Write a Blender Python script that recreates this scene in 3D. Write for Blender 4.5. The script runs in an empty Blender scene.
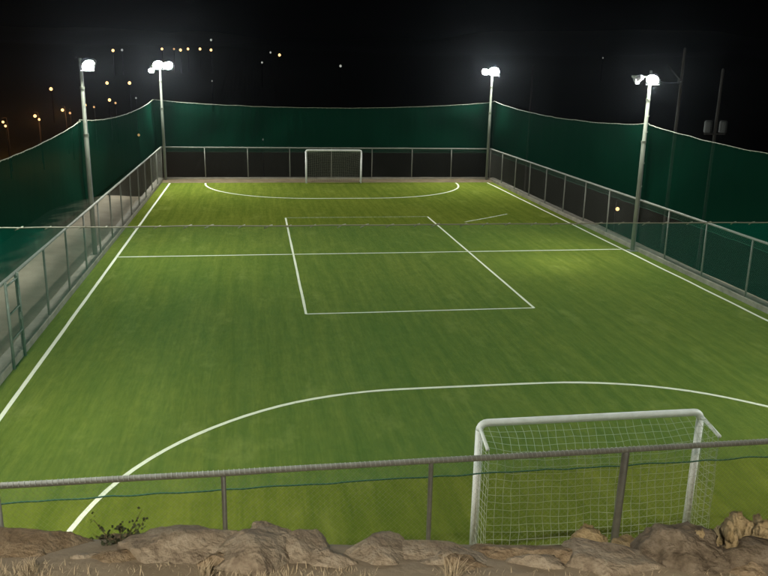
import bpy, bmesh, math, random
from mathutils import Vector, Matrix, noise
import numpy as np

random.seed(7)
S = bpy.context.scene
COL = S.collection
rad = math.radians

# ------------------------------------------------------------------ camera
F_PX, PITCH, YAW, ROLL = 792.55, 0.268, 0.163, 0.021
CAM = Vector((-4.75, -29.446, 6.793))
_cp, _sp, _cy, _sy = math.cos(PITCH), math.sin(PITCH), math.cos(YAW), math.sin(YAW)
FW = Vector((_sy*_cp, _cy*_cp, -_sp))
_rt = Vector((_cy, -_sy, 0)); _up = _rt.cross(FW)
RT = math.cos(ROLL)*_rt + math.sin(ROLL)*_up
UP = -math.sin(ROLL)*_rt + math.cos(ROLL)*_up
cam = bpy.data.cameras.new('camera'); camo = bpy.data.objects.new('camera', cam)
COL.objects.link(camo)
cam.sensor_width = 36; cam.lens = F_PX/768*36
cam.clip_start = 0.05; cam.clip_end = 5000
camo.matrix_world = Matrix(((RT.x, UP.x, -FW.x, CAM.x), (RT.y, UP.y, -FW.y, CAM.y), (RT.z, UP.z, -FW.z, CAM.z), (0, 0, 0, 1)))
S.camera = camo

# ------------------------------------------------------------------ night sky, exposure
W = bpy.data.worlds.new('World'); S.world = W; W.use_nodes = True
nt = W.node_tree; bg = nt.nodes['Background']
sky = nt.nodes.new('ShaderNodeTexSky'); sky.sky_type = 'NISHITA'; sky.sun_disc = False
sky.sun_elevation = rad(-6.5); sky.sun_rotation = rad(200)
nt.links.new(sky.outputs[0], bg.inputs[0]); bg.inputs[1].default_value = 0.05
S.view_settings.view_transform = 'Standard'; S.view_settings.look = 'None'
S.cycles.max_bounces = 3; S.cycles.diffuse_bounces = 1; S.cycles.glossy_bounces = 1; S.cycles.volume_bounces = 0; S.cycles.transparent_max_bounces = 12
S.view_settings.exposure = 0.0; S.view_settings.gamma = 1.0
FLOOD = 1850.0          # radiance of a floodlight lens

# ------------------------------------------------------------------ helpers
def ray_dir(px, py):
    """direction through a pixel of the 768x576 photograph"""
    return (FW + RT*((px-384)/F_PX) - UP*((py-288)/F_PX))
def on_y(px, py, Y):
    d = ray_dir(px, py); return CAM + d*((Y-CAM.y)/d.y)
FWH = Vector((_sy, _cy, 0))
def on_d(px, py, Y):
    """on the upright plane across the view at horizontal depth Y - CAM.y"""
    d = ray_dir(px, py); return CAM + d*((Y-CAM.y)/d.dot(FWH))
def pix(p):
    d = p-CAM; z = d.dot(FW); return 384+F_PX*d.dot(RT)/z, 288-F_PX*d.dot(UP)/z
def on_x(px, py, X):
    d = ray_dir(px, py); return CAM + d*((X-CAM.x)/d.x)

def mat(name, color, rough=0.7, metal=0.0, var=None, scale=4.0, bump=0.0, bscale=30.0, stretch=None, spec=0.5):
    m = bpy.data.materials.new(name); m.use_nodes = True
    n = m.node_tree.nodes; l = m.node_tree.links; b = n['Principled BSDF']
    b.inputs['Roughness'].default_value = rough; b.inputs['Metallic'].default_value = metal
    b.inputs['Specular IOR Level'].default_value = spec
    b.inputs['Base Color'].default_value = (*color, 1)
    tc = n.new('ShaderNodeTexCoord'); mp = n.new('ShaderNodeMapping')
    l.new(tc.outputs['Object'], mp.inputs[0])
    if stretch: mp.inputs['Scale'].default_value = stretch
    if var:
        t = n.new('ShaderNodeTexNoise'); t.inputs['Scale'].default_value = scale; t.inputs['Detail'].default_value = 6
        t.inputs['Roughness'].default_value = 0.65
        l.new(mp.outputs[0], t.inputs[0])
        r = n.new('ShaderNodeValToRGB'); r.color_ramp.elements[0].position = 0.3; r.color_ramp.elements[1].position = 0.72
        r.color_ramp.elements[0].color = (*var, 1); r.color_ramp.elements[1].color = (*color, 1)
        l.new(t.outputs[0], r.inputs[0]); l.new(r.outputs[0], b.inputs['Base Color'])
    if bump:
        t2 = n.new('ShaderNodeTexNoise'); t2.inputs['Scale'].default_value = bscale; t2.inputs['Detail'].default_value = 5
        l.new(mp.outputs[0], t2.inputs[0])
        bp = n.new('ShaderNodeBump'); bp.inputs['Strength'].default_value = bump; bp.inputs['Distance'].default_value = 0.02
        l.new(t2.outputs[0], bp.inputs['Height']); l.new(bp.outputs[0], b.inputs['Normal'])
    return m

def emit(name, color, strength):
    m = bpy.data.materials.new(name); m.use_nodes = True
    n = m.node_tree.nodes; n.clear()
    e = n.new('ShaderNodeEmission'); e.inputs[0].default_value = (*color, 1); e.inputs[1].default_value = strength
    o = n.new('ShaderNodeOutputMaterial'); m.node_tree.links.new(e.outputs[0], o.inputs[0])
    return m

class MB:
    def __init__(s): s.v = []; s.f = []
    def add(s, vs, fs):
        k = len(s.v); s.v += [tuple(v) for v in vs]; s.f += [tuple(i+k for i in f) for f in fs]
    def box(s, c, d, M=None):
        c = Vector(c); h = Vector(d)/2
        vs = [Vector((sx*h.x, sy*h.y, sz*h.z)) for sx in (-1, 1) for sy in (-1, 1) for sz in (-1, 1)]
        if M: vs = [M @ v for v in vs]
        s.add([v+c for v in vs], [(0,1,3,2), (4,6,7,5), (0,4,5,1), (2,3,7,6), (0,2,6,4), (1,5,7,3)])
    def tube(s, pts, r, n=8, caps=True):
        pts = [Vector(p) for p in pts]; rs = r if isinstance(r, (list, tuple)) else [r]*len(pts)
        t0 = (pts[1]-pts[0]).normalized()
        a = Vector((0, 0, 1)) if abs(t0.z) < 0.9 else Vector((1, 0, 0))
        nrm = t0.cross(a).normalized(); k = len(s.v)
        for i, p in enumerate(pts):
            t = (pts[min(i+1, len(pts)-1)]-pts[max(i-1, 0)]).normalized()
            nrm = (nrm - t*nrm.dot(t)).normalized(); b = t.cross(nrm)
            for j in range(n):
                q = 2*math.pi*j/n
                s.v.append(tuple(p + (nrm*math.cos(q)+b*math.sin(q))*rs[i]))
        for i in range(len(pts)-1):
            for j in range(n):
                s.f.append((k+i*n+j, k+i*n+(j+1) % n, k+(i+1)*n+(j+1) % n, k+(i+1)*n+j))
        if caps:
            s.f.append(tuple(k+j for j in reversed(range(n)))); e = k+(len(pts)-1)*n
            s.f.append(tuple(e+j for j in range(n)))
    def mesh(s, name, m, smooth=False):
        me = bpy.data.meshes.new(name); me.from_pydata(s.v, [], s.f)
        if m: me.materials.append(m)
        if smooth: me.polygons.foreach_set('use_smooth', [True]*len(me.polygons))
        me.update(); return me
    def build(s, name, m, parent=None, smooth=False, loc=(0, 0, 0)):
        return link(name, s.mesh(name, m, smooth), parent, loc)

def link(name, me, parent=None, loc=(0, 0, 0)):
    o = bpy.data.objects.new(name, me); COL.objects.link(o); o.location = loc
    if parent: o.parent = parent
    return o
def empty(name, loc=(0, 0, 0), rz=0):
    o = bpy.data.objects.new(name, None); COL.objects.link(o); o.location = loc; o.rotation_euler = (0, 0, rz)
    o.empty_display_size = 0.3
    return o
def tag(o, label, cat, group=None):
    o['label'] = label; o['category'] = cat
    if group: o['group'] = group
    return o
def copy_tree(o, parent=None):
    c = o.copy(); COL.objects.link(c)
    if parent: c.parent = parent
    for ch in list(o.children): copy_tree(ch, c)
    return c

# ------------------------------------------------------------------ dimensions (metres)
PW, PL = 19.71, 19.48          # pitch width, half length
GW, GH, DR = 3.39, 2.0, 6.06   # goal width, height, radius of the goal areas
FX0, FX1 = -10.40, 10.32       # side fences
FY0, FY1 = -20.55, 20.70       # end fences
RAIL = 2.05
KH = 0.18                      # kerb height

# ------------------------------------------------------------------ ground
def interp(x, P):
    return float(np.interp(x, [p[0] for p in P], [p[1] for p in P]))
def sstep(a, b, x):
    t = min(max((x-a)/(b-a), 0), 1); return t*t*(3-2*t)
FARP = [(0, -7), (60, -8), (90, -7.5), (125, -5.5), (165, -3.0), (230, 4.5), (300, 13), (420, 24), (700, 34), (1500, 45), (3000, 45)]
NEARP = [(-1, -0.05), (0, -0.05), (0.5, 0.05), (4.6, 4.1), (5.1, 4.65), (5.4, 4.88), (5.6, 4.95), (5.73, 4.99), (5.88, 5.02), (7.0, 5.10), (9, 5.18), (15, 5.6), (60, 9), (200, 16), (2000, 40)]
LEFTP = [(0, 0.02), (0.6, 0.10), (2.5, 0.30), (3.6, 0.1), (7, -2.2), (16, -5.5), (30, -6.5), (2000, -6.5)]
FALLP = [(0, 0.0), (1.0, -0.25), (6, -3.5), (16, -7), (40, -8), (2000, -8)]
def ground_h(x, y):
    dl = max(FX0-0.40-x, 0); dr = max(x-FX1-0.45, 0); df = max(y-FY1-0.45, 0); dn = max(-21.12-y, 0)
    loc = -0.06
    if dl or dr or df or dn:
        loc = interp(dl, LEFTP) + interp(dr, FALLP) + interp(df, FALLP) + interp(dn-0.165*max(-8, min(8, x-CAM.x))*sstep(1, 4.5, dn), NEARP)
        loc = max(loc, -9.0)
        D = math.hypot(x-CAM.x, y-CAM.y)
        w = sstep(40, 85, D) * (1-sstep(0, 12, dn))
        loc = loc*(1-w) + (interp(D, FARP))*w
        k = min((dl+dr+df+dn)/3, 1)*(1-0.8*sstep(4.0, 5.0, dn))
        loc += k*(0.10*noise.noise((x*0.45, y*0.45, 3.1)) + 0.05*noise.noise((x*1.7, y*1.7, 9.1)) + 0.02*noise.noise((x*5, y*5, 2)))
        if D > 300 and y > 0: loc += min((D-300)/150, 1)*(16*noise.noise((x*0.0052, y*0.0045, 7)) + 5*noise.noise((x*0.017, y*0.012, 3)) - 6)
        if D > 60: loc += min((D-60)/60, 1)*1.2*noise.noise((x*0.02, y*0.02, 5))
    return loc
def axis(parts):
    out = []
    for a, b, n in parts: out += list(np.linspace(a, b, n, endpoint=False))
    return out + [parts[-1][1]]
gx = axis([(-2500, -400, 16), (-400, -60, 34), (-60, -13, 30), (-13, -10.6, 12), (-10.6, 1.5, 80), (1.5, 10.6, 24), (10.6, 14, 14), (14, 60, 30), (60, 500, 34), (500, 2500, 16)])
gy = axis([(-600, -60, 8), (-60, -30, 12), (-30, -21.0, 80), (-21.0, 21.0, 50), (21.0, 24, 12), (24, 70, 30), (70, 420, 35), (420, 900, 20), (900, 2600, 8)])
g = MB(); nx = len(gx)
g.v = [(x, y, ground_h(x, y)) for y in gy for x in gx]
g.f = [(j*nx+i, j*nx+i+1, (j+1)*nx+i+1, (j+1)*nx+i) for j in range(len(gy)-1) for i in range(nx-1)]
M_soil = mat('soil', (0.48, 0.41, 0.30), 0.95, var=(0.31, 0.26, 0.185), scale=0.8, bump=0.6, bscale=14, spec=0.1)
# away from the pitch the soil colour is blackened, painting in unlit ground
n_ = M_soil.node_tree.nodes; l_ = M_soil.node_tree.links
ge = n_.new('ShaderNodeNewGeometry'); sp_ = n_.new('ShaderNodeSeparateXYZ'); l_.new(ge.outputs['Position'], sp_.inputs[0])
def mth(op, a, b=None):
    q = n_.new('ShaderNodeMath'); q.operation = op
    for i, v in enumerate((a, b)):
        if v is None: continue
        if isinstance(v, (int, float)): q.inputs[i].default_value = v
        else: l_.new(v, q.inputs[i])
    return q.outputs[0]
away = mth('MAXIMUM', mth('SUBTRACT', mth('ABSOLUTE', sp_.outputs[0]), 13.2), mth('SUBTRACT', sp_.outputs[1], 21.6))
nz_ = n_.new('ShaderNodeTexNoise'); nz_.inputs['Scale'].default_value = 0.9; nz_.inputs['Detail'].default_value = 5; l_.new(ge.outputs['Position'], nz_.inputs[0])
away = mth('ADD', away, mth('MULTIPLY', mth('SUBTRACT', nz_.outputs[0], 0.5), 3.0))
rg = n_.new('ShaderNodeMapRange'); rg.inputs[1].default_value = -0.3; rg.inputs[2].default_value = 0.6; l_.new(away, rg.inputs[0])
mx_ = n_.new('ShaderNodeMix'); mx_.data_type = 'RGBA'; l_.new(rg.outputs[0], mx_.inputs[0])
pb = n_['Principled BSDF']; src = pb.inputs['Base Color'].links[0].from_socket
l_.new(src, mx_.inputs[6]); mx_.inputs[7].default_value = (0.022, 0.026, 0.013, 1); l_.new(mx_.outputs[2], pb.inputs['Base Color'])
o = g.build('ground', M_soil, smooth=True); o['kind'] = 'structure'

# ------------------------------------------------------------------ pitch
def turf_material():
    m = bpy.data.materials.new('artificial_turf'); m.use_nodes = True
    n = m.node_tree.nodes; l = m.node_tree.links; b = n['Principled BSDF']
    b.inputs['Roughness'].default_value = 0.9; b.inputs['Specular IOR Level'].default_value = 0.0
    tc = n.new('ShaderNodeTexCoord')
    def nz(scale, stretch, detail=5, rough=0.6):
        mp = n.new('ShaderNodeMapping'); mp.inputs['Scale'].default_value = stretch
        l.new(tc.outputs['Object'], mp.inputs[0])
        t = n.new('ShaderNodeTexNoise'); t.inputs['Scale'].default_value = scale
        t.inputs['Detail'].default_value = detail; t.inputs['Roughness'].default_value = rough
        l.new(mp.outputs[0], t.inputs[0]); return t.outputs[0]
    def ramp(src, p0, c0, p1, c1):
        r = n.new('ShaderNodeValToRGB'); e = r.color_ramp.elements
        e[0].position = p0; e[0].color = c0; e[1].position = p1; e[1].color = c1
        l.new(src, r.inputs[0]); return r.outputs[0]
    def mix(f, a, bb, mode='MIX'):
        x = n.new('ShaderNodeMix'); x.data_type = 'RGBA'; x.blend_type = mode
        if isinstance(f, float): x.inputs[0].default_value = f
        else: l.new(f, x.inputs[0])
        for i, s in ((6, a), (7, bb)):
            if isinstance(s, tuple): x.inputs[i].default_value = s
            else: l.new(s, x.inputs[i])
        return x.outputs[2]
    big = ramp(nz(0.20, (1, 0.6, 1), 5, 0.65), 0.30, (0.090, 0.121, 0.018, 1), 0.70, (0.126, 0.148, 0.023, 1))
    stre = ramp(nz(1.5, (2.4, 0.13, 1), 7, 0.75), 0.30, (0.68, 0.76, 0.66, 1), 0.70, (1.20, 1.14, 1.14, 1))
    c = mix(1.0, big, stre, 'MULTIPLY')
    fine = ramp(nz(7.0, (2.6, 0.3, 1), 6, 0.8), 0.30, (0.82, 0.85, 0.82, 1), 0.70, (1.14, 1.12, 1.1, 1))
    c = mix(1.0, c, fine, 'MULTIPLY')
    tuft = ramp(nz(3.4, (1, 0.7, 1), 6, 0.8), 0.33, (0.84, 0.87, 0.84, 1), 0.66, (1.12, 1.1, 1.1, 1))
    c = mix(0.9, c, tuft, 'MULTIPLY')
    sand = ramp(nz(0.6, (1.5, 0.7, 1), 6, 0.7), 0.56, (0, 0, 0, 1), 0.82, (0.5, 0.5, 0.5, 1))
    c = mix(sand, c, (0.25, 0.27, 0.065, 1))
    l.new(c, b.inputs['Base Color'])
    bp = n.new('ShaderNodeBump'); bp.inputs['Strength'].default_value = 0.8; bp.inputs['Distance'].default_value = 0.02
    l.new(nz(22, (1, 0.7, 1), 5, 0.8), bp.inputs['Height']); l.new(bp.outputs[0], b.inputs['Normal'])
    return m
M_turf = turf_material()
pm = MB()
x0, x1, y0, y1 = FX0+0.05, FX1-0.05, FY0+0.05, 19.72
n1, n2 = 40, 80
pm.v = [(x0+(x1-x0)*i/n1, y0+(y1-y0)*j/n2, 0.0) for j in range(n2+1) for i in range(n1+1)]
pm.v = [(x, y + (0.08*noise.noise((x*0.8, 1, 2)) if y > 19.7 else 0), z + (0.012*noise.noise((x*.35, y*.35, 0)) if abs(x) < 9.5 and abs(y) < 18.5 else 0)*0) for x, y, z in pm.v]
pm.f = [(j*(n1+1)+i, j*(n1+1)+i+1, (j+1)*(n1+1)+i+1, (j+1)*(n1+1)+i) for j in range(n2) for i in range(n1)]
pitch = pm.build('pitch', M_turf); pitch['kind'] = 'structure'

def paint_material(name, cover):
    m = mat(name, (0.62, 0.64, 0.50), 0.8, spec=0.1)
    n = m.node_tree.nodes; l = m.node_tree.links; b = n['Principled BSDF']
    tc = n.new('ShaderNodeTexCoord'); t = n.new('ShaderNodeTexNoise'); t.inputs['Scale'].default_value = 9; t.inputs['Detail'].default_value = 6; t.inputs['Roughness'].default_value = 0.8
    l.new(tc.outputs['Object'], t.inputs[0])
    r = n.new('ShaderNodeValToRGB'); e = r.color_ramp.elements
    e[0].position = cover-0.18; e[0].color = (0.13, 0.18, 0.03, 1); e[1].position = cover+0.1; e[1].color = (0.62, 0.64, 0.48, 1)
    l.new(t.outputs[0], r.inputs[0]); l.new(r.outputs[0], b.inputs['Base Color'])
    return m
M_line = paint_material('line_paint', 0.36)
M_line_worn = paint_material('worn_line_paint', 0.56)
def line(pts, w, m=M_line, wob=0.018):
    """painted strip along a polyline on the turf"""
    P = []
    for a, b in zip(pts[:-1], pts[1:]):
        a, b = Vector((*a, 0)), Vector((*b, 0)); k = max(1, int((b-a).length/0.5))
        for i in range(k): P.append(a.lerp(b, i/k))
    P.append(Vector((*pts[-1], 0)))
    mb = MB(); n = len(P)
    for i, p in enumerate(P):
        t = (P[min(i+1, n-1)]-P[max(i-1, 0)]).normalized(); s = Vector((-t.y, t.x, 0))
        q = p + s*wob*noise.noise((p.x*0.5, p.y*0.5, 4))*1.6
        ww = w*(1+0.2*noise.noise((p.x*1.3, p.y*1.3, 8)))/2
        for d in (-1, 1): mb.v.append((q.x+s.x*ww*d, q.y+s.y*ww*d, 0.005))
    mb.f = [(2*i, 2*i+2, 2*i+3, 2*i+1) for i in range(n-1)]
    return mb.build('line_marking', m, pitch)
line([(-PW/2, FY0+0.5), (-PW/2, PL)], 0.095, wob=0.005)
line([(PW/2, FY0+0.5), (PW/2, PL)], 0.095)
line([(-PW/2, 0), (PW/2, 0)], 0.085, wob=0.010)
def d_area(sgn):
    L = []
    for k in range(25):
        a = math.pi/2*k/24; L.append((-GW/2-DR*math.cos(a), sgn*(PL-DR*math.sin(a))))
    for k in range(25):
        a = math.pi/2*(1-k/24); L.append((GW/2+DR*math.cos(a), sgn*(PL-DR*math.sin(a))))
    return L
line(d_area(1), 0.105); line(d_area(-1), 0.095)
RA, RB = 3.415, 7.657
line([(-RA, -RB), (-RA, RB)], 0.075, wob=0.004); line([(RA, RB), (RA, -RB)], 0.075, wob=0.004)
o = line([(-RA, -RB+0.001), (RA, -RB+0.001)], 0.07, wob=0.008); o.location.z = 0.003
o = line([(-RA, RB), (RA, RB)], 0.06, M_line_worn, 0.008); o.location.z = 0.003
o = line([(4.9, 6.2), (7.58, 8.2)], 0.10, M_line_worn); o['label'] = 'short worn diagonal dash of old paint'

# strip of bare earth behind the far goal
M_dirt = mat('packed_earth', (0.19, 0.145, 0.09), 0.95, var=(0.11, 0.085, 0.05), scale=1.5, bump=0.5, bscale=20, spec=0.1)
mb = MB(); n1 = 60
for j, y in enumerate((19.5, 19.9, 20.3, FY1-0.02)):
    for i in range(n1+1):
        x = FX0+0.03+(FX1-FX0-0.06)*i/n1
        mb.v.append((x, y+(0.0 if j else 0.12*noise.noise((x*0.7, 0, 6))), (-0.03, 0.035, 0.06, 0.09)[j]+0.03*noise.noise((x*0.9, y*2, 1))*(j > 0)))
mb.f = [(j*(n1+1)+i, j*(n1+1)+i+1, (j+1)*(n1+1)+i+1, (j+1)*(n1+1)+i) for j in range(3) for i in range(n1)]
o = mb.build('path', M_dirt, smooth=True); o['kind'] = 'structure'; o['label'] = 'strip of bare brown earth behind the far goal'

# kerbs under the fences
M_conc = mat('kerb_concrete', (0.36, 0.33, 0.26), 0.9, var=(0.20, 0.18, 0.14), scale=2.2, bump=0.5, bscale=25, spec=0.15)
def kerb(a, b, side):
    """a low concrete kerb in 2.6 m lengths, its inner edge on the line a-b, outwards along side"""
    a = Vector(a); b = Vector(b); s = Vector(side); L = (b-a).length; t = (b-a)/L
    root = empty('kerb', (0, 0, 0)); root['kind'] = 'structure'
    n = int(L/2.6); q = L/n
    ref = 0
    for i in range(n):
        mb = MB(); w = 0.36
        prof = [(0, -0.1), (0, KH-0.02), (0.02, KH), (w-0.02, KH), (w, KH-0.02), (w, -0.1)]
        k = 7; m = len(prof)
        for j in range(k):
            p = a + t*(i*q + 0.006 + (q-0.012)*j/(k-1))
            for (u, z) in prof:
                e = 0.012*noise.noise((p.x*2+u*3, p.y*2, z*4))
                mb.v.append(tuple(p + s*(u-0.045+e) + Vector((0, 0, z+(e if z > 0 else 0)))))
        mb.f = [(j*m+c, j*m+c+1, (j+1)*m+c+1, (j+1)*m+c) for j in range(k-1) for c in range(m-1)]
        mb.f += [tuple(range(m)), tuple((k-1)*m+c for c in reversed(range(m)))]
        mb.build('kerb_stone', M_conc, root)
    return root
kerb((FX0, FY0, 0), (FX0, FY1, 0), (-1, 0, 0))
kerb((FX1, FY0, 0), (FX1, FY1, 0), (1, 0, 0))
kerb((FX0+0.06, FY1, 0), (FX1-0.06, FY1, 0), (0, 1, 0))
kerb((FX0+0.06, FY0, 0), (FX1-0.06, FY0, 0), (0, -1, 0))

# ------------------------------------------------------------------ chain-link fences
M_galv = mat('galvanised_steel', (0.25, 0.255, 0.215), 0.75, 0.05, var=(0.16, 0.155, 0.125), scale=6, bump=0.15, bscale=60)
M_wire = mat('chain_link_wire', (0.26, 0.26, 0.22), 0.6, 0.2)
M_tie = mat('bright_tie_wire', (0.36, 0.36, 0.31), 0.5, 0.1)
def chain_mesh(w, h, c=0.038, r=0.0011):
    mb = MB(); n = int(round(w/c)); c = w/n; k = int(h/c); dz = h/k
    for i in range(n):
        pts = []
        for j in range(k+1):
            pts.append((i*c + (c if (i+j) % 2 else 0), 0.002 if (i+j) % 2 else -0.002, j*dz))
        mb.tube(pts, r, 3, False)
    return mb.mesh('chain_link_mesh', M_wire)
def fence(a, b, n, label, inner, tilt=()):
    a = Vector(a); b = Vector(b); L = (b-a).length; t = (b-a)/L
    root = empty('chain_link_fence', a, math.atan2(t.y, t.x)); q = L/n
    post = MB(); post.tube([(0, 0, 0), (0, 0, RAIL-0.045)], 0.031, 10); pmesh = post.mesh('post', M_galv, True)
    for i in range(n+1):
        o = link('post', pmesh, root, (i*q, 0, 0))
        o.rotation_euler = (random.uniform(-.008, .008), random.uniform(-.008, .008), 0)
        if i in tilt: o.rotation_euler = (0, 0.02, 0); o.scale = (1.7, 1.4, 1)
    r = MB(); r.tube([(L*i/40, 0, RAIL-0.025+0.012*noise.noise((i*0.4, a.x, a.y))) for i in range(41)], 0.038, 10)
    rail = r.build('top_rail', M_galv, root, True)
    tw = MB()      # wire ties wrapped over the rail
    for i in range(int(L/0.062)):
        x = 0.03+i*0.062
        tw.tube([(x, 0.036*math.cos(u), RAIL-0.025+0.036*math.sin(u)) if 0 else (x+0.02*u/4, 0.044*math.cos(u), RAIL-0.025+0.044*math.sin(u)) for u in (-0.2, 0.6, 1.5, 2.4, 3.2)], 0.0032, 3, False)
    o = tw.build('wire_ties', M_tie, rail); o['kind'] = 'stuff'
    cm = chain_mesh(q, RAIL-0.05-KH)
    for i in range(n):
        o = link('chain_link_mesh', cm, root, (i*q, inner*0.035, KH)); o['kind'] = 'stuff'
    return tag(root, label, 'fence')
fence((FX0, FY0, 0), (FX1, FY0, 0), 8, 'chain link fence with pipe rail behind the goal below the boulders', 1, tilt=(4,))
fence((FX0, FY1, 0), (FX1, FY1, 0), 8, 'chain link fence at the far end behind the small far goal', -1)
fence((FX0, FY0+0.07, 0), (FX0, FY1-0.07, 0), 16, 'long side chain link fence with brown earth showing through it', -1)
fence((FX1, FY0+0.07, 0), (FX1, FY1-0.07, 0), 16, 'long side chain link fence with dark slope and utility poles beyond', 1)

# gate in the left fence
gt = empty('fence_gate', (FX0+0.075, -11.28, 0))
M_gate = mat('dull_painted_steel', (0.16, 0.19, 0.15), 0.6, 0.1, var=(0.10, 0.11, 0.08), scale=8)
for y in (0, 0.92):
    m = MB(); m.tube([(0, y, 0), (0, y, 2.06)], 0.033, 10); m.build('gate_post', M_gate, gt, True)
for z in (0.68, 1.28, 1.95):
    m = MB(); m.tube([(0, 0.03, z), (0, 0.89, z)], 0.024, 8); m.build('crossbar', M_gate, gt, True)
m = MB(); m.box((0.03, 0.80, 1.05), (0.02, 0.10, 0.16)); m.build('latch', M_gate, gt)
tag(gt, 'narrow steel gate frame with crossbars in the side fence', 'gate')

# ------------------------------------------------------------------ safety nets
def net_material(name, color, alpha, trans):
    m = bpy.data.materials.new(name); m.use_nodes = True
    n = m.node_tree.nodes; l = m.node_tree.links; n.clear()
    out = n.new('ShaderNodeOutputMaterial'); mx = n.new('ShaderNodeMixShader'); tr = n.new('ShaderNodeBsdfTransparent')
    df = n.new('ShaderNodeBsdfDiffuse'); tl = n.new('ShaderNodeBsdfTranslucent'); m2 = n.new('ShaderNodeMixShader')
    df.inputs[0].default_value = (*color, 1); tl.inputs[0].default_value = (*color, 1); m2.inputs[0].default_value = trans
    l.new(df.outputs[0], m2.inputs[1]); l.new(tl.outputs[0], m2.inputs[2])
    # thread density: fine uneven weave with slack vertical folds
    tc = n.new('ShaderNodeTexCoord'); mp = n.new('ShaderNodeMapping'); mp.inputs['Scale'].default_value = (3.2, 3.2, 0.18)
    l.new(tc.outputs['Object'], mp.inputs[0])
    t = n.new('ShaderNodeTexNoise'); t.inputs['Scale'].default_value = 0.7; t.inputs['Detail'].default_value = 7; t.inputs['Roughness'].default_value = 0.7
    l.new(mp.outputs[0], t.inputs[0])
    r = n.new('ShaderNodeMapRange'); r.inputs[1].default_value = 0.25; r.inputs[2].default_value = 0.75
    r.inputs[3].default_value = alpha*0.94; r.inputs[4].default_value = alpha*1.06
    l.new(t.outputs[0], r.inputs[0]); l.new(r.outputs[0], mx.inputs[0])
    l.new(tr.outputs[0], mx.inputs[1]); l.new(m2.outputs[0], mx.inputs[2]); l.new(mx.outputs[0], out.inputs[0])
    return m
M_net = net_material('dark_green_netting', (0.004, 0.042, 0.024), 0.85, 0.3)
M_net_open = net_material('open_green_netting', (0.004, 0.046, 0.025), 0.62, 0.3)
M_net_thin = net_material('thin_green_netting', (0.003, 0.36, 0.24), 0.155, 0.4)
M_rope = mat('pale_rope', (0.30, 0.31, 0.23), 0.9)
M_cord = mat('green_cord', (0.02, 0.09, 0.055), 0.9)
NETB = 1.76
def net(a, b, bays, sags, mt, label, inward, tops, zb=NETB, lace=0.27, big=False):
    """net from a to b (2D); bays are the fractions of the supports, tops their heights"""
    a = Vector((*a, 0)); b = Vector((*b, 0)); L = (b-a).length; t = (b-a)/L; s = Vector((*inward, 0))
    root = empty('safety_net', a)
    allr = []
    for (f0, f1, sg, z0, z1) in zip(bays[:-1], bays[1:], sags, tops[:-1], tops[1:]):
        mb = MB(); nu, nv = int(10*(f1-f0)*L)+8, 14; top = []
        for j in range(nv+1):
            v = j/nv
            for i in range(nu+1):
                u = i/nu; f = f0+(f1-f0)*u
                zt = z0+(z1-z0)*u - sg*(4*u*(1-u))**0.8 + (0.008 if big else 0.025)*noise.noise((f*L*1.1, 3, a.x))
                env = math.sin(math.pi*v)
                near = math.exp(-min(u, 1-u)*(f1-f0)*L/0.6)
                off = env*0.10*noise.noise((f*L*0.5, v*1.3, a.y)) + (0 if big else 0.07)*near*(0.2+0.8*min(1, v*3))*math.sin(f*L*13+v+2*noise.noise((f*L, 2, 2))) + 0.012*noise.noise((f*L*4, v*2, 1))
                p = t*(f*L) + s*(0.07+off) + Vector((0, 0, zb+(zt-zb)*v + (0.02*noise.noise((f*L*3, 9, a.x)) if v == 0 else 0)))
                mb.v.append(tuple(p))
                if j == nv: top.append(p)
        mb.f = [(j*(nu+1)+i, j*(nu+1)+i+1, (j+1)*(nu+1)+i+1, (j+1)*(nu+1)+i) for j in range(nv) for i in range(nu)]
        pn = mb.build('net_panel', mt, root, True)
        bot = [Vector(p) for p in mb.v[:nu+1]]
        m = MB(); m.tube(top, 0.007 if big else 0.011, 6); rope = m.build('top_rope', M_rope, root, True)
        m = MB(); m.tube(bot, 0.010, 5); m.build('bottom_cord', M_cord, root, True)
        m = MB(); k = 0; d = 0.0      # lacing that ties the net to the rope
        for p, q in zip(top[:-1], top[1:]):
            seg = (q-p).length; d += seg
            if d > lace:
                d = 0; r_ = 0.03; e = random.uniform(0.7, 1.2)
                c0 = p.lerp(q, random.random()); sgn = 1
                m.tube([c0+t*0.045*e+Vector((0, 0, 0.012)), c0+s*0.02+t*0.02, c0-t*0.04*e-Vector((0, 0, 0.025*e))], 0.006, 4)
        if m.v:
            o = m.build('lacing', M_rope, rope); o['kind'] = 'stuff'
    return tag(root, label, 'net')
T = 4.95
net((FX0-0.32, FY1+0.12), (FX1+0.05, FY1+0.12), (0, 1), (0.45,), M_net, 'dark green netting hung high across the far end behind the far goal', (0, -1), (4.85, 5.0))
net((FX0-0.40, FY0), (FX0-0.40, FY1), (0, 0.5, 1), (0.40, 0.33), M_net, 'dark green netting along the side above the brown earth bank', (1, 0), (4.95, 4.92, 4.85))
net((FX1+0.12, FY0), (FX1+0.12, FY1), (0, 0.5, 1), (0.38, 0.36), M_net_open, 'dark green netting along the side with utility poles behind', (-1, 0), (4.95, 5.0, 5.05))
net((FX0, FY0), (FX1, FY0), (0, 1), (0.0,), M_net_thin, 'thin see-through green netting with laced pale top rope above the boulders', (0, 1), (5.08, 5.02), lace=0.27, big=True)

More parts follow.
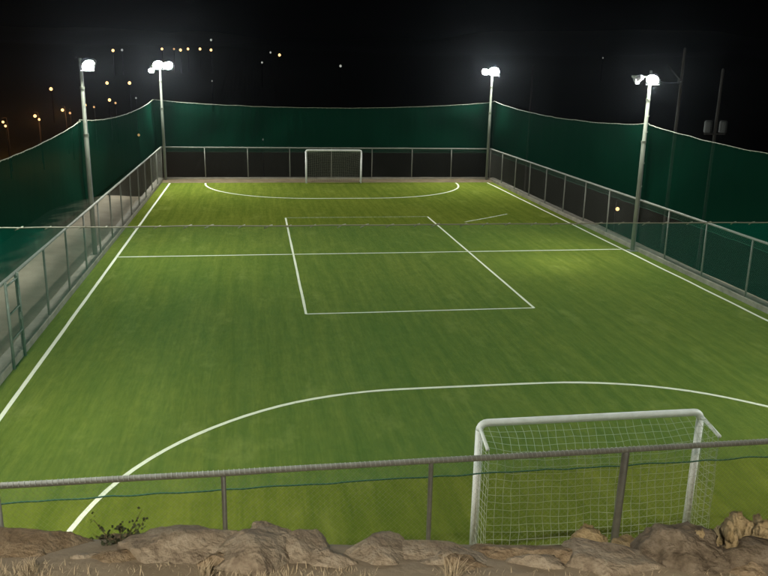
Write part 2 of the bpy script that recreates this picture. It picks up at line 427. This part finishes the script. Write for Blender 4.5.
# ------------------------------------------------------------------ floodlight poles
M_pole = mat('pole_steel', (0.20, 0.215, 0.165), 0.65, 0.1, var=(0.13, 0.14, 0.105), scale=3, stretch=(1, 1, 0.4))
M_house = mat('floodlight_housing', (0.22, 0.22, 0.22), 0.45, 0.6)
M_lens = emit('floodlight_glass', (0.96, 1.0, 0.95), FLOOD)
def floodlight(parent, p, target, w=0.46, h=0.40):
    p = Vector(p); world = parent.matrix_world @ p
    d = (Vector(target)-p).normalized()
    side = Vector((0, 0, 1)).cross(d).normalized(); up = d.cross(side)
    R = Matrix((( side.x, d.x, up.x), (side.y, d.y, up.y), (side.z, d.z, up.z)))   # local y looks at the target
    m = MB(); N = 14
    def ring(k, y):
        out = []
        for i in range(N):
            q = 2*math.pi*i/N; c, e = math.cos(q), math.sin(q)
            out.append((math.copysign(abs(c)**0.95, c)*w/2*k, y, math.copysign(abs(e)**0.95, e)*h/2*k))
        return out
    rings = [ring(0.35, -0.27), ring(0.62, -0.24), ring(1.0, -0.04), ring(1.08, -0.03), ring(1.08, 0.035), ring(0.97, 0.03), ring(0.97, 0.0)]
    V = [v for r_ in rings for v in r_]
    Fq = [tuple(reversed(range(N)))] + [(a*N+k, a*N+(k+1) % N, (a+1)*N+(k+1) % N, (a+1)*N+k) for a in range(len(rings)-1) for k in range(N)]
    m.add([R @ Vector(v) + p for v in V], Fq)
    hs = m.build('floodlight', M_house, parent)
    m = MB(); m.add([R @ Vector(v) + p for v in ring(0.965, 0.012)], [tuple(reversed(range(N)))])
    m.build('lens', M_lens, hs)
    m = MB(); m.tube([R @ Vector((-w*0.56, -0.06, 0)) + p, R @ Vector((-w*0.56, -0.06, -0.02)) + p + Vector((0, 0, -h*0.5)), R @ Vector((w*0.56, -0.06, -0.02)) + p + Vector((0, 0, -h*0.5)), R @ Vector((w*0.56, -0.06, 0)) + p], 0.018, 6)
    m.build('yoke', M_house, hs)
def light_pole(x, y, z0, top, floods, label, bar=None, r=0.085, beam=None):
    root = empty('floodlight_pole', (x, y, z0)); H = top-z0
    bpy.context.view_layer.update()
    m = MB(); m.tube([(0, 0, 0), (0, 0, 4.3), (0, 0, 4.32), (0, 0, 5.9), (0, 0, 5.92), (0, 0, H)], [r, r*0.94, r*0.78, r*0.74, r*0.58, r*0.55], 14)
    m.build('pole', M_pole, root, True)
    m = MB()
    m.tube([(0, 0, 4.27), (0, 0, 4.36)], r*1.12, 12); m.build('collar', M_pole, root)
    m = MB(); m.tube([(0, 0, 5.87), (0, 0, 5.95)], r*0.95, 12); m.build('collar', M_pole, root)
    m = MB(); m.box((0, 0, 0.015), (0.36, 0.36, 0.03)); m.build('base_plate', M_pole, root)
    for z in (2.6, 3.5, 4.7, 5.3):       # rope hooks and steps
        m = MB(); m.tube([(0, -r*0.5, z), (0.03, -r-0.09, z), (0.03, -r-0.09, z+0.05)], 0.012, 5); m.build('step', M_pole, root)
    if bar:
        m = MB(); m.tube([(bar[0], bar[2], H-0.22), (bar[1], bar[3], H-0.22)], 0.035, 8); m.build('crossbar', M_pole, root)
    for (dx, dy, dz, tx, ty, *sz) in floods:
        floodlight(root, (dx, dy, H-0.22+dz), (tx-x, ty-y, -z0), *sz)
    if beam:       # the narrow bright core of the lamp's own beam
        L = bpy.data.lights.new('beam', 'SPOT'); L.energy = beam[2]; L.spot_size = rad(beam[3]); L.spot_blend = 1.0; L.shadow_soft_size = 0.15; L.color = (0.96, 1, 0.95)
        lo = bpy.data.objects.new('beam', L); COL.objects.link(lo); lo.parent = root
        f_ = floods[0]; q = Vector((f_[0], f_[1], H-0.22+f_[2])); d = Vector((beam[0]-x, beam[1]-y, -z0))-q
        q = q + (Vector((f_[3]-x, f_[4]-y, -z0))-q).normalized()*0.12
        lo.location = q; lo.rotation_euler = d.to_track_quat('-Z', 'Y').to_euler()
    # control box and cable on the shaft
    m = MB(); m.tube([(r*0.9, -0.03, 0.1), (r*0.95, -0.03, 2.0), (r*0.8, -0.03, 4.2), (r*0.65, -0.02, H-0.4)], 0.014, 5); m.build('cable', M_house, root)
    return tag(root, label, 'light pole')
XL, XR = FX0-0.14, FX1-0.20
light_pole(XL+0.34, FY1-0.20, 0.0, 6.95, [(-0.10, -0.12, 0.10, -3, 8, 0.62, 0.52), (0.50, -0.10, 0.08, 4, 6, 0.56, 0.46), (-0.46, -0.25, -0.22, -8, 4, 0.3, 0.26)],
           'steel floodlight pole in the far corner beside the earth bank side', (-0.55, 0.75, -0.03, -0.03))
light_pole(XR-0.05, FY1-0.20, 0.0, 7.05, [(0.10, -0.12, 0.04, 3, 7, 0.62, 0.52), (-0.48, -0.15, 0.0, -4, 5, 0.44, 0.36)],
           'steel floodlight pole in the far corner nearest a bare utility pole', (-0.7, 0.4, -0.03, -0.03))
light_pole(XL, -0.25, 0.1, 6.98, [(0.26, -0.10, 0.0, -2.5, -9), (0.30, 0.22, 0.02, -1, 8.5)],
           'steel floodlight pole standing at halfway outside the earth bank side fence', (-0.05, 0.45, 0, 0.05))
light_pole(XR, -0.30, 0.0, 6.98, [(0.03, -0.14, -0.10, 2.0, -9), (-0.52, 0.10, -0.12, 1, 9, 0.36, 0.30)],
           'steel floodlight pole standing at halfway with a cable to a utility pole', (-0.75, 0.3, 0, 0), beam=(5.7, -2.1, 1500, 30))
light_pole(XL+0.14, FY0+0.16, 0.0, 6.98, [(-0.1, 0.12, 0.05, -4, -9), (0.5, 0.10, 0.05, 3, -8)],
           'steel floodlight pole at the end corner where thin front net meets earth bank side', (-0.55, 0.75, 0.03, 0.03), beam=(-8.3, -13.0, 2000, 32))
light_pole(XR-0.02, FY0+0.16, 0.0, 6.98, [(0.1, 0.12, 0.05, 4, -9), (-0.5, 0.10, 0.05, -3, -8)],
           'steel floodlight pole at the end corner where thin front net meets dark slope side', (-0.75, 0.55, 0.03, 0.03))

# ------------------------------------------------------------------ goals
M_white = mat('white_goal_paint', (0.78, 0.78, 0.74), 0.45, var=(0.62, 0.62, 0.56), scale=7)
M_gnet = mat('goal_net_cord', (0.33, 0.35, 0.25), 0.9)
def make_goal():
    root = empty('goal'); R = 0.055; hw = GW/2
    for sx in (-1, 1):
        m = MB(); m.tube([(sx*hw, 0, 0), (sx*hw, 0, GH-0.11)], R, 14); m.build('post', M_white, root, True)
        m = MB(); m.tube([(sx*hw, -0.03, GH-0.06), (sx*(hw+0.01), -0.28, GH-0.11), (sx*(hw+0.02), -0.50, GH-0.16)], 0.028, 8); m.build('net_bracket', M_white, root, True)
        m = MB(); m.tube([(sx*hw, 0, 0.04), (sx*hw, -0.62, 0.04)], 0.025, 8); m.build('ground_bar', M_white, root, True)
    pts = []
    for sx in (-1, 1):
        for k in range(6):
            a = math.pi/2*k/5; r = 0.11
            q = (sx*(hw-r+r*math.cos(a)), 0, GH-r+r*math.sin(a)); pts.append(q)
        if sx == -1: pass
    left = pts[:6]; right = pts[6:][::-1]
    m = MB(); m.tube(left+right, R, 14); m.build('crossbar', M_white, root, True)
    # net: grid of cords draped from the crossbar to the ground behind
    m = MB(); nu = 28; c = 0.12
    def prof(u):
        e = abs(2*u-1)**2.2
        zc = 1.55+(1.84-1.55)*e; bc = 0.40+0.12*e
        ctl = [(0.03, GH-0.05), (0.22, (GH+zc)/2+0.03-(1-e)*0.05), (bc, zc), (bc+0.03, zc*0.66), (0.55, zc*0.33), (0.62, 0.02)]
        L = [0]
        for p, q in zip(ctl[:-1], ctl[1:]): L.append(L[-1]+math.dist(p, q))
        return ctl, L
    nv = 20
    G = []
    for i in range(nu+1):
        u = i/nu; ctl, L = prof(u); colp = []
        for j in range(nv+1):
            d = L[-1]*j/nv; b = float(np.interp(d, L, [q[0] for q in ctl])); z = float(np.interp(d, L, [q[1] for q in ctl]))
            jx = 0.025*noise.noise((i*0.4, j*0.35, 2)) if 0 < i < nu else 0
            jb = 0.03*noise.noise((i*0.35, j*0.4, 7))
            colp.append(Vector((-hw+GW*u+jx, -(b+jb*min(1, j/4)), max(0.012, z+0.02*noise.noise((i*0.5, j*0.5, 5))))))
        G.append(colp)
    for i in range(nu+1): m.tube(G[i], 0.0036, 3, False)
    for j in range(1, nv+1): m.tube([G[i][j] for i in range(nu+1)], 0.0036, 3, False)
    for sx, i in ((-1, 0), (1, nu)):
        for k in range(1, 16):
            z = GH*k/16; 
            prev = [q for q in G[i] if q.z >= z]; bmax = prev[-1].y if prev else -0.5
            m.tube([(sx*hw, 0, z), (sx*(hw+0.02*math.sin(k)), bmax*0.5, z-0.03), (sx*hw, bmax, z)], 0.0036, 3, False)
        for k in range(1, 5):
            b = -0.62*k/5; zt = GH-0.07+b*0.15
            m.tube([(sx*hw, b, zt), (sx*(hw+0.015), b, zt/2), (sx*hw, b*1.05, 0.01)], 0.0036, 3, False)
    o = m.build('goal_net', M_gnet, root); o['kind'] = 'stuff'
    return root
g1 = make_goal(); g1.location = (0, -PL, 0)
tag(g1, 'white framed goal with netting close behind the chain link fence below boulders', 'goal', 'five a side goals')
g2 = copy_tree(g1); g2.location = (0, PL, 0); g2.rotation_euler = (0, 0, math.pi)
tag(g2, 'small white goal at the far end before the dark earth strip', 'goal', 'five a side goals')

# ------------------------------------------------------------------ boulders along the terrace edge
def rock_mat(name, c1, c2, c3):
    m = mat(name, c1, 0.92, bump=1.0, bscale=38, spec=0.15)
    n = m.node_tree.nodes; l = m.node_tree.links; b = n['Principled BSDF']
    tc = n.new('ShaderNodeTexCoord'); t = n.new('ShaderNodeTexNoise'); t.inputs['Scale'].default_value = 5; t.inputs['Detail'].default_value = 8; t.inputs['Roughness'].default_value = 0.7
    l.new(tc.outputs['Object'], t.inputs[0])
    r = n.new('ShaderNodeValToRGB'); e = r.color_ramp.elements
    t.inputs['Scale'].default_value = 9; e[0].position = 0.36; e[0].color = (*c2, 1); e[1].position = 0.64; e[1].color = (*c3, 1); x = e.new(0.5); x.color = (*c1, 1)
    l.new(t.outputs[0], r.inputs[0]); l.new(r.outputs[0], b.inputs['Base Color'])
    return m
M_rk_brown = rock_mat('brown_stone', (0.28, 0.215, 0.135), (0.17, 0.12, 0.07), (0.36, 0.29, 0.195))
M_rk_grey = rock_mat('grey_brown_stone', (0.33, 0.28, 0.205), (0.20, 0.16, 0.115), (0.42, 0.37, 0.285))
M_rk_dark = rock_mat('dark_layered_stone', (0.19, 0.155, 0.11), (0.10, 0.08, 0.055), (0.28, 0.24, 0.18))
M_rk_pale = rock_mat('pale_crumbly_stone', (0.30, 0.235, 0.125), (0.13, 0.095, 0.05), (0.42, 0.34, 0.20))
def boulder(name, xa, xb, ytop, yb, Y, depth, m, label, seed, flat=0.55, rough=0.12, tilt=0.0, sub=5, layer=0.0, group=None):
    """a stone whose top outline spans pixels xa..xb at ytop, standing at distance Y; yb is where its foot sinks in"""
    ex = 0.12*(xb-xa) if name == 'boulder' else 0; xa -= ex; xb += ex
    A = on_d(xa, ytop, Y); B = on_d(xb, ytop, Y); C = on_d((xa+xb)/2, ytop, Y); Dn = on_d((xa+xb)/2, yb, Y)
    w = (B-A).length; hgt = max(0.12, C.z-Dn.z+0.10) if name == 'boulder' else max(0.07, C.z-Dn.z+0.03)
    bm = bmesh.new(); bmesh.ops.create_icosphere(bm, subdivisions=sub, radius=1.0)
    R = random.Random(seed); off = Vector((R.uniform(-50, 50), R.uniform(-50, 50), R.uniform(-50, 50)))
    cuts = [Vector((R.gauss(0, 1), R.gauss(0, 1), abs(R.gauss(0, 0.9)))).normalized() for _ in range(24)]
    dist = [R.uniform(0.70, 1.0) for _ in cuts]
    for v in bm.verts:
        p = v.co.copy()
        p = Vector((math.copysign(abs(p.x)**0.62, p.x), math.copysign(abs(p.y)**0.7, p.y), math.copysign(abs(p.z)**flat, p.z)))
        for cdir, cd in zip(cuts, dist):
            e = p.dot(cdir)-cd
            if e > 0: p -= cdir*e*0.97
        q = p*1.3+off
        p += p.normalized()*(rough*noise.noise(q) + rough*0.5*noise.noise(q*2.7) + rough*0.34*noise.noise(q*6.5)+rough*0.25*abs(noise.noise(q*11))+rough*0.12*noise.noise(q*23))
        if layer: p.x += layer*0.5*math.floor(3*p.z+noise.noise(q))*0.08; p += p.normalized()*layer*(abs(math.sin(8*p.z+2.4*p.x+3*noise.noise(q)))-0.5)*0.12
        v.co = p
    xs = [v.co.x for v in bm.verts]; zs = [v.co.z for v in bm.verts]
    sx = w/(max(xs)-min(xs)); cx = (max(xs)+min(xs))/2; zt = max(zs)
    hz = hgt/(zt-min(zs))
    for v in bm.verts:
        v.co = Vector(((v.co.x-cx)*sx, v.co.y*depth/2, (v.co.z-zt)*hz))
        v.co.z += tilt*v.co.x
    # settle it so that its outline, seen over its whole depth, has the span and top asked for
    RZ = Matrix.Rotation(-YAW, 4, 'Z')
    for _ in range(4):
        pp = [pix(C + (RZ @ v.co)) for v in bm.verts]
        x0_, x1_ = min(q[0] for q in pp), max(q[0] for q in pp)
        bins = [1e9]*20
        for q in pp:
            i_ = min(19, int(20*(q[0]-x0_)/(x1_-x0_+1e-6))); bins[i_] = min(bins[i_], q[1])
        y0_ = sum(bins[4:16])/12
        C = C + RT*(((xa+xb)-(x0_+x1_))/2/F_PX*(Y-CAM.y)*1.15) - Vector((0, 0, (ytop-y0_)/F_PX*(Y-CAM.y)*1.15))
        k_ = (xb-xa)/(x1_-x0_)
        for v in bm.verts: v.co.x *= k_
    me = bpy.data.meshes.new(name); bm.to_mesh(me); bm.free()
    me.materials.append(m); me.polygons.foreach_set('use_smooth', [True]*len(me.polygons))
    o = link(name, me, None, C); o.rotation_euler = (0, 0, -YAW)
    tag(o, label, 'rock', group or 'stones along the terrace edge')
    return o
YB = -26.75   # the row of stones
boulder('boulder', -70, 106, 529, 575, YB, 0.55, M_rk_brown, 'low brown earthy boulder beside the gap with the dark weed', 1, 0.5, 0.10)
boulder('boulder', 66, 182, 549, 580, YB-0.08, 0.30, M_rk_brown, 'flat brown stone in the gap under the dark weed', 2, 0.5, 0.10)
boulder('boulder', 82, 152, 535, 566, YB+0.40, 0.4, M_rk_pale, 'pale grey flat stone showing behind the dark weed', 12, 0.5, 0.08)
boulder('boulder', 131, 252, 527, 575, YB, 0.50, M_rk_grey, 'broad grey brown boulder with rounded top just past the dark weed', 3, 0.5, 0.10)
boulder('boulder', 205, 290, 533, 575, YB-0.05, 0.40, M_rk_grey, 'sloping grey brown boulder under the small wedged stone', 15, 0.5, 0.09)
boulder('boulder', 240, 298, 524, 560, YB+0.20, 0.28, M_rk_grey, 'small grey stone wedged behind two larger grey boulders', 4, 0.6, 0.10)
boulder('boulder', 262, 334, 532, 575, YB, 0.36, M_rk_grey, 'blocky grey boulder beside the narrow dark cleft', 5, 0.45, 0.09)
boulder('boulder', 338, 425, 536, 578, YB, 0.40, M_rk_grey, 'brown grey boulder on the other side of the narrow cleft', 6, 0.45, 0.09)
boulder('boulder', 366, 520, 544, 582, YB-0.02, 0.42, M_rk_grey, 'long low brown stone behind the pale grass tuft', 7, 0.42, 0.07)
boulder('boulder', 470, 592, 545, 582, YB, 0.40, M_rk_brown, 'flat brown stone beside the yellow crumbly lump', 8, 0.42, 0.08)
boulder('rubble_stone', 566, 612, 527, 560, YB+0.18, 0.18, M_rk_pale, 'yellowish crumbly lump of stone on the wall top', 9, 0.8, 0.26, sub=5)
boulder('rubble_stone', 598, 652, 537, 562, YB+0.16, 0.18, M_rk_pale, 'thin yellowish crumbly flake between two darker stones', 10, 0.7, 0.2)
boulder('boulder', 552, 662, 543, 580, YB-0.06, 0.36, M_rk_grey, 'grey brown stone in front of the yellowish crumbly lump', 13, 0.45, 0.09)
boulder('boulder', 630, 730, 525, 585, YB, 0.42, M_rk_dark, 'dark layered boulder with rough broken face', 11, 0.4, 0.14, tilt=0.05, layer=0.6)
boulder('boulder', 690, 830, 540, 590, YB-0.05, 0.46, M_rk_dark, 'dark boulder under the pile of pale rubble', 14, 0.45, 0.12)
for k, (xa, xb, yt) in enumerate([(-25, 62, 553), (48, 128, 554), (96, 146, 551), (190, 262, 552), (296, 372, 553), (410, 470, 551), (424, 500, 556), (505, 572, 555), (600, 682, 556), (706, 790, 557)]):
    boulder('boulder', xa, xb, yt, yt+30, YB-0.10+0.03*(k % 3), 0.22, (M_rk_grey, M_rk_brown)[k % 3 == 0], 'low flat stone set in the earth at the foot of the boulder row', 70+k, 0.45, 0.11, group='low stones at the foot of the boulders')
for k, (xa, xb, yt) in enumerate([(-200, -60, 532), (805, 920, 530), (895, 1010, 538), (985, 1120, 532)]):
    boulder('boulder', xa, xb, yt, yt+45, YB, 0.45, (M_rk_brown, M_rk_grey)[k % 2], ('brown boulder past the low earthy boulder along the terrace edge', 'grey boulder just past the pale rubble pile', 'brown boulder second past the pale rubble pile', 'grey boulder at the end of the row past the rubble')[k], 90+k, 0.5, 0.10)
R = random.Random(5)
rub = [(722, 524, 20), (736, 511, 22), (748, 519, 20), (762, 521, 22), (731, 533, 16), (745, 533, 20), (757, 536, 22), (771, 531, 24), (710, 531, 18), (739, 545, 18), (784, 527, 24), (698, 530, 14),
       (728, 519, 13), (743, 526, 13), (754, 527, 12), (716, 536, 13), (766, 539, 15), (750, 546, 14), (727, 541, 12), (735, 523, 12), (759, 515, 12)]
for k, (px, py, w_) in enumerate(rub):
    boulder('rubble_stone', px-w_/2, px+w_/2, py, py+14, YB+0.06+R.uniform(-.06, .1), R.uniform(0.05, 0.11), M_rk_pale, 'small pale broken stone in the rubble pile on the dark boulder', 40+k, R.uniform(.5, .9), 0.42, tilt=R.uniform(-.35, .35), sub=4, group='pale rubble pile')

# dry grass along the terrace edge
M_straw = mat('dry_straw', (0.62, 0.54, 0.38), 0.9, var=(0.46, 0.37, 0.24), scale=9)
def straw(mb, base, h, lean, w=0.003):
    d = Vector((lean[0], lean[1], 1)).normalized(); s = Vector((d.y, -d.x, 0)); s = Vector((1, 0.2, 0)) if s.length < 1e-3 else s.normalized()
    b = Vector(base); m1 = b+d*h*0.55; t = m1 + (d+Vector((lean[0], lean[1], -0.2))*0.7).normalized()*h*0.45
    mb.add([b-s*w, b+s*w, m1+s*w*0.8, m1-s*w*0.8, t], [(0, 1, 2, 3), (3, 2, 4)])
mb = MB(); R = random.Random(3)
for k in range(12000):
    x = R.uniform(-6.9, -1.6); y = R.uniform(-27.2, -26.86)-0.165*(x-CAM.x)
    dn_ = noise.noise((x*3.5, y*3.5, 1))
    if dn_ < R.uniform(-0.3, 0.35): continue
    straw(mb, (x, y, ground_h(x, y)-0.01), R.uniform(0.02, 0.065)*(1 if y < -26.95-0.165*(x-CAM.x) else 0.6), (R.gauss(0, .6), R.gauss(0, .6)), 0.0016)
o = mb.build('dry_grass', M_straw); o['kind'] = 'stuff'; o['label'] = 'short bleached dry grass along the foot of the stones'; o['category'] = 'grass'
def tuft(px, py, n, h, label):
    P = on_d(px, py, -26.98); root_z = ground_h(P.x, P.y)
    mb = MB()
    for k in range(n):
        a = R.uniform(0, 6.28); straw(mb, (0.02*math.cos(a), 0.02*math.sin(a), 0), R.uniform(.6, 1.1)*h, (R.gauss(0, .55), R.gauss(0, .45)), 0.0015)
    o = mb.build('grass_tuft', M_straw, loc=(P.x, P.y, root_z-0.005)); tag(o, label, 'grass tuft')
tuft(452, 565, 90, 0.11, 'spiky pale dry grass tuft before the long low stone')
tuft(205, 568, 50, 0.08, 'sparse pale dry grass tuft before the broad grey boulder')
tuft(30, 566, 50, 0.08, 'sparse pale dry grass tuft before the brown earthy boulder')

# dark weed in the gap
M_weed = mat('dark_weed_leaf', (0.045, 0.06, 0.02), 0.8, var=(0.03, 0.035, 0.015), scale=20)
M_stem = mat('weed_stem', (0.09, 0.07, 0.035), 0.9)
P = on_d(121, 556, YB+0.12)
wd = empty('weed', P)
R = random.Random(11); st = MB(); lf = MB()
for k in range(22):
    dx = R.gauss(0, 0.5); dy = R.gauss(0, .3); h = R.uniform(0.08, 0.17); pts = [Vector((0, 0, -0.03))]
    for j in range(1, 6): pts.append(Vector((dx*h*(j/5)**1.2, dy*h*(j/5), h*j/5)) + Vector((R.gauss(0, .003), R.gauss(0, .003), 0)))
    st.tube(pts, [0.0022, .002, .0018, .0015, .0012, .0008], 4)
    for j in range(2, 6):
        for _ in range(4 if k % 3 == 0 else 2):
            c = pts[j]+Vector((R.gauss(0, .006), R.gauss(0, .006), R.gauss(0, .009))); d = Vector((R.gauss(0, 1), R.gauss(0, 1), R.gauss(0.3, 1))).normalized()
            s = d.orthogonal().normalized()*0.006; e = 0.018*R.uniform(.6, 1.2)
            lf.add([c, c+d*e*0.5+s, c+d*e, c+d*e*0.5-s], [(0, 1, 2, 3)])
st.build('stem', M_stem, wd); o = lf.build('leaves', M_weed, wd); o['kind'] = 'stuff'
tag(wd, 'small dark twiggy weed growing in the gap between two boulders', 'weed')

# ------------------------------------------------------------------ utility poles beyond the side fence
M_wood = mat('weathered_wood_pole', (0.035, 0.031, 0.025), 0.9, var=(0.02, 0.018, 0.014), scale=5, stretch=(1, 1, 0.1))
M_box = mat('grey_box', (0.035, 0.038, 0.035), 0.6, 0.2)
def utility(px_t, py_t, X, label, extra=None, r=0.12):
    T_ = on_x(px_t, py_t, X); zb = ground_h(X, T_.y)
    root = empty('utility_pole', (X, T_.y, zb-0.3)); H = T_.z-zb+0.3
    m = MB(); m.tube([(0, 0, 0), (0, 0, H*0.5), (0, 0, H)], [r*1.25, r*1.05, r*0.8], 12); m.build('pole', M_wood, root, True)
    m = MB(); m.tube([(0, 0, H), (0, 0, H+0.06)], [r*0.85, r*0.3], 12); m.build('cap', M_box, root)
    if extra: extra(root, H)
    return tag(root, label, 'utility pole'), Vector((X, T_.y, zb-0.3)), H
def strut(root, H): 
    m = MB(); m.tube([(0, 0, H-1.4), (-0.75, -0.1, H-0.75)], 0.03, 6); m.build('strut', M_box, root)
    m = MB(); m.tube([(-0.12, 0, H-1.5), (-0.12, 0, H-1.3)], 0.05, 8); m.build('insulator', M_box, root)
def boxes(root, H):
    m = MB(); m.tube([(-0.5, 0, H-2.75), (0.5, 0, H-2.75)], 0.04, 6); m.build('crossarm', M_wood, root)
    for sx in (-1, 1):
        m = MB(); m.tube([(sx*0.36, 0, H-2.72), (sx*0.36, 0, H-2.68), (sx*0.36, 0, H-2.22), (sx*0.36, 0, H-2.16)], [0.1, 0.17, 0.17, 0.12], 12); m.build('transformer_can', M_box, root)
utility(533, 66, 14.6, 'bare wooden utility pole beyond the side net near the far corner floodlight', r=0.07)
_, P2, H2 = utility(685, 49, 14.2, 'tall wooden utility pole with an angled strut beyond the side net', strut, 0.075)
utility(723, 70, 15.5, 'wooden utility pole carrying two transformer cans beyond the side net', boxes, 0.07)
a = Vector((XR, -0.3, 6.7)); b = P2+Vector((0, 0, H2-1.4)); m = MB()
m.tube([a.lerp(b, k/16)+Vector((0, 0, -0.10*4*(k/16)*(1-k/16))) for k in range(17)], 0.014, 5)
tag(m.build('overhead_cable', M_house), 'thin sagging overhead cable from floodlight pole to utility pole', 'cable')

# ------------------------------------------------------------------ unseen lamp added behind the viewer to light the stones
M_added_lamp = emit('added_fill_lamp_glass', (1.0, 0.88, 0.72), 5200.0)
tx, ty = -7.4, -35.5; tz = ground_h(tx, ty)
tl = empty('added_fill_lamp', (tx, ty, tz))
m = MB(); m.tube([(0, 0, -0.3), (0, 0, 4.6), (0.05, 0.12, 5.0), (0.2, 0.5, 5.25), (0.35, 0.85, 5.3)], [0.07, 0.055, 0.05, 0.045, 0.04], 10); m.build('post', M_pole, tl, True)
m = MB(); m.box((0.43, 1.05, 5.29), (0.26, 0.55, 0.12)); hd = m.build('lamp_head', M_house, tl)
m = MB(); m.box((0.43, 1.05, 5.222), (0.20, 0.45, 0.012)); m.build('lens', M_added_lamp, hd)
tag(tl, 'unseen lamp added on the terrace to light the boulders', 'street lamp')

# ------------------------------------------------------------------ lamps of the town
M_amber = emit('amber_lamp', (1.0, 0.60, 0.22), 2.6)
M_amber_lo = emit('weak_amber_lamp', (1.0, 0.55, 0.22), 0.9)
M_white_l = emit('pale_lamp', (0.95, 1.0, 0.85), 0.42)
for m_ in (M_amber, M_amber_lo, M_white_l): m_.cycles.emission_sampling = 'NONE'     # too faint and far to need light samples
M_lamp_post = mat('lamp_post_steel', (0.008, 0.008, 0.008), 0.95, spec=0.1)
def town_lamp(px, py, mt, size, label, group, glow=0):
    d = ray_dir(px, py); d2 = math.hypot(d.x, d.y); best = None; D = 92.0 if py < 145 else 46.0
    while D < 800:                       # walk out until the ground lies one lamp post below the sight line
        p = CAM + d*(D/d2)
        if p.z-ground_h(p.x, p.y) < 6.2: best = p; break
        D += 1.0
    if best is None: best = p
    gz = ground_h(best.x, best.y); H = best.z-gz
    root = empty('street_lamp', (best.x, best.y, gz))
    ar = 1.7 if glow else 0.25
    m = MB(); m.tube([(0, ar, -0.3), (0, ar, H*0.95), (0, ar*0.8, H+0.42), (0, 0.0, H+0.5)], [0.06, 0.045, 0.035, 0.03], 8); m.build('post', M_lamp_post, root)
    r = 0.68*size*D/F_PX/2; r = max(0.10, min(r, 0.36)); m = MB()
    rings = 6; m.tube([(0, 0, H+r*1.0*math.cos(math.pi*k/rings)) for k in range(rings+1)][::-1], [max(0.02, r*math.sin(math.pi*k/rings)) for k in range(rings+1)][::-1], 10)
    m.build('lamp_globe', mt, root)
    if glow:
        L = bpy.data.lights.new('lamp_light', 'POINT'); L.energy = glow; L.color = (1, 0.42, 0.12); L.shadow_soft_size = 0.4
        lo = bpy.data.objects.new('lamp_light', L); COL.objects.link(lo); lo.parent = root; lo.location = (0, -0.6, H-r-0.2)
    return tag(root, label, 'street lamp', group)
GA, GB = 'amber street lamps of the dark town', 'weak pale lamps of the dark town'
LA = 'amber street lamp glowing on the dark hillside beyond the nets'
LB = 'faint amber street lamp on the dark hillside beyond the nets'
for px, py, s, gl in [(3, 122, 3.2, 900), (5.5, 126, 3.0, 0), (35, 116, 4, 1600), (39.2, 119.5, 3, 0), (51, 89, 4.2, 0), (62.5, 110, 3.8, 1600), (85, 105, 3.8, 0),
                      (107, 83, 4, 0), (109.5, 100, 4, 0), (113, 50.5, 4, 0), (129.5, 83, 4.2, 0), (162, 49, 3.2, 0), (180.5, 50, 4, 0), (188, 49, 3.4, 0), (200, 49, 3.8, 0), (211, 50, 4.2, 0), (279.5, 55, 4.6, 0)]:
    la = LA
    if 155 < px < 215 and py < 52: la = 'amber street lamp in the row along the ridge above the far corner floodlight'
    elif px == 279.5: la = 'brightest lone amber street lamp on the hill above the far end net'
    town_lamp(px, py, M_amber, s, la, GA, gl)
for px, py, s in [(70, 113, 3), (94, 107, 2.6), (115.5, 103, 2.8), (174, 49, 2.6)]:
    town_lamp(px, py, M_amber_lo, s, LB, GB)
for px, py, s in [(122, 50, 3), (136, 98, 2.4), (212, 81, 2), (262, 62.5, 2.6), (270.5, 52.5, 2.6), (340.5, 66, 3.4), (603, 58, 1.6), (211, 40, 3)]:
    town_lamp(px, py, M_white_l, s, 'tiny faint whitish lamp on the dark hillside beyond the nets', GB)
town_lamp(138.7, 135, M_amber, 3.6, 'amber street lamp shining through the side net between two floodlight poles', GA)
town_lamp(263, 139.5, M_white_l, 2.6, 'faint lamp shining through the far end netting', GB)
town_lamp(617.5, 209, M_amber, 4.0, 'amber lamp below the slope seen through the side chain link fence', GA)

# ------------------------------------------------------------------ thin haze added to put halos round the lamps
hz = MB(); hz.box((0, 1000, 19.5), (5100, 3300, 61))
m = bpy.data.materials.new('halo_haze'); m.use_nodes = True; m.node_tree.nodes.clear()
v_ = m.node_tree.nodes.new('ShaderNodeVolumePrincipled'); v_.inputs['Color'].default_value = (0.8, 0.88, 1, 1); v_.inputs['Density'].default_value = 0.00006; v_.inputs['Anisotropy'].default_value = 0.9
o_ = m.node_tree.nodes.new('ShaderNodeOutputMaterial'); m.node_tree.links.new(v_.outputs[0], o_.inputs['Volume'])
o = hz.build('haze', m); o['kind'] = 'stuff'
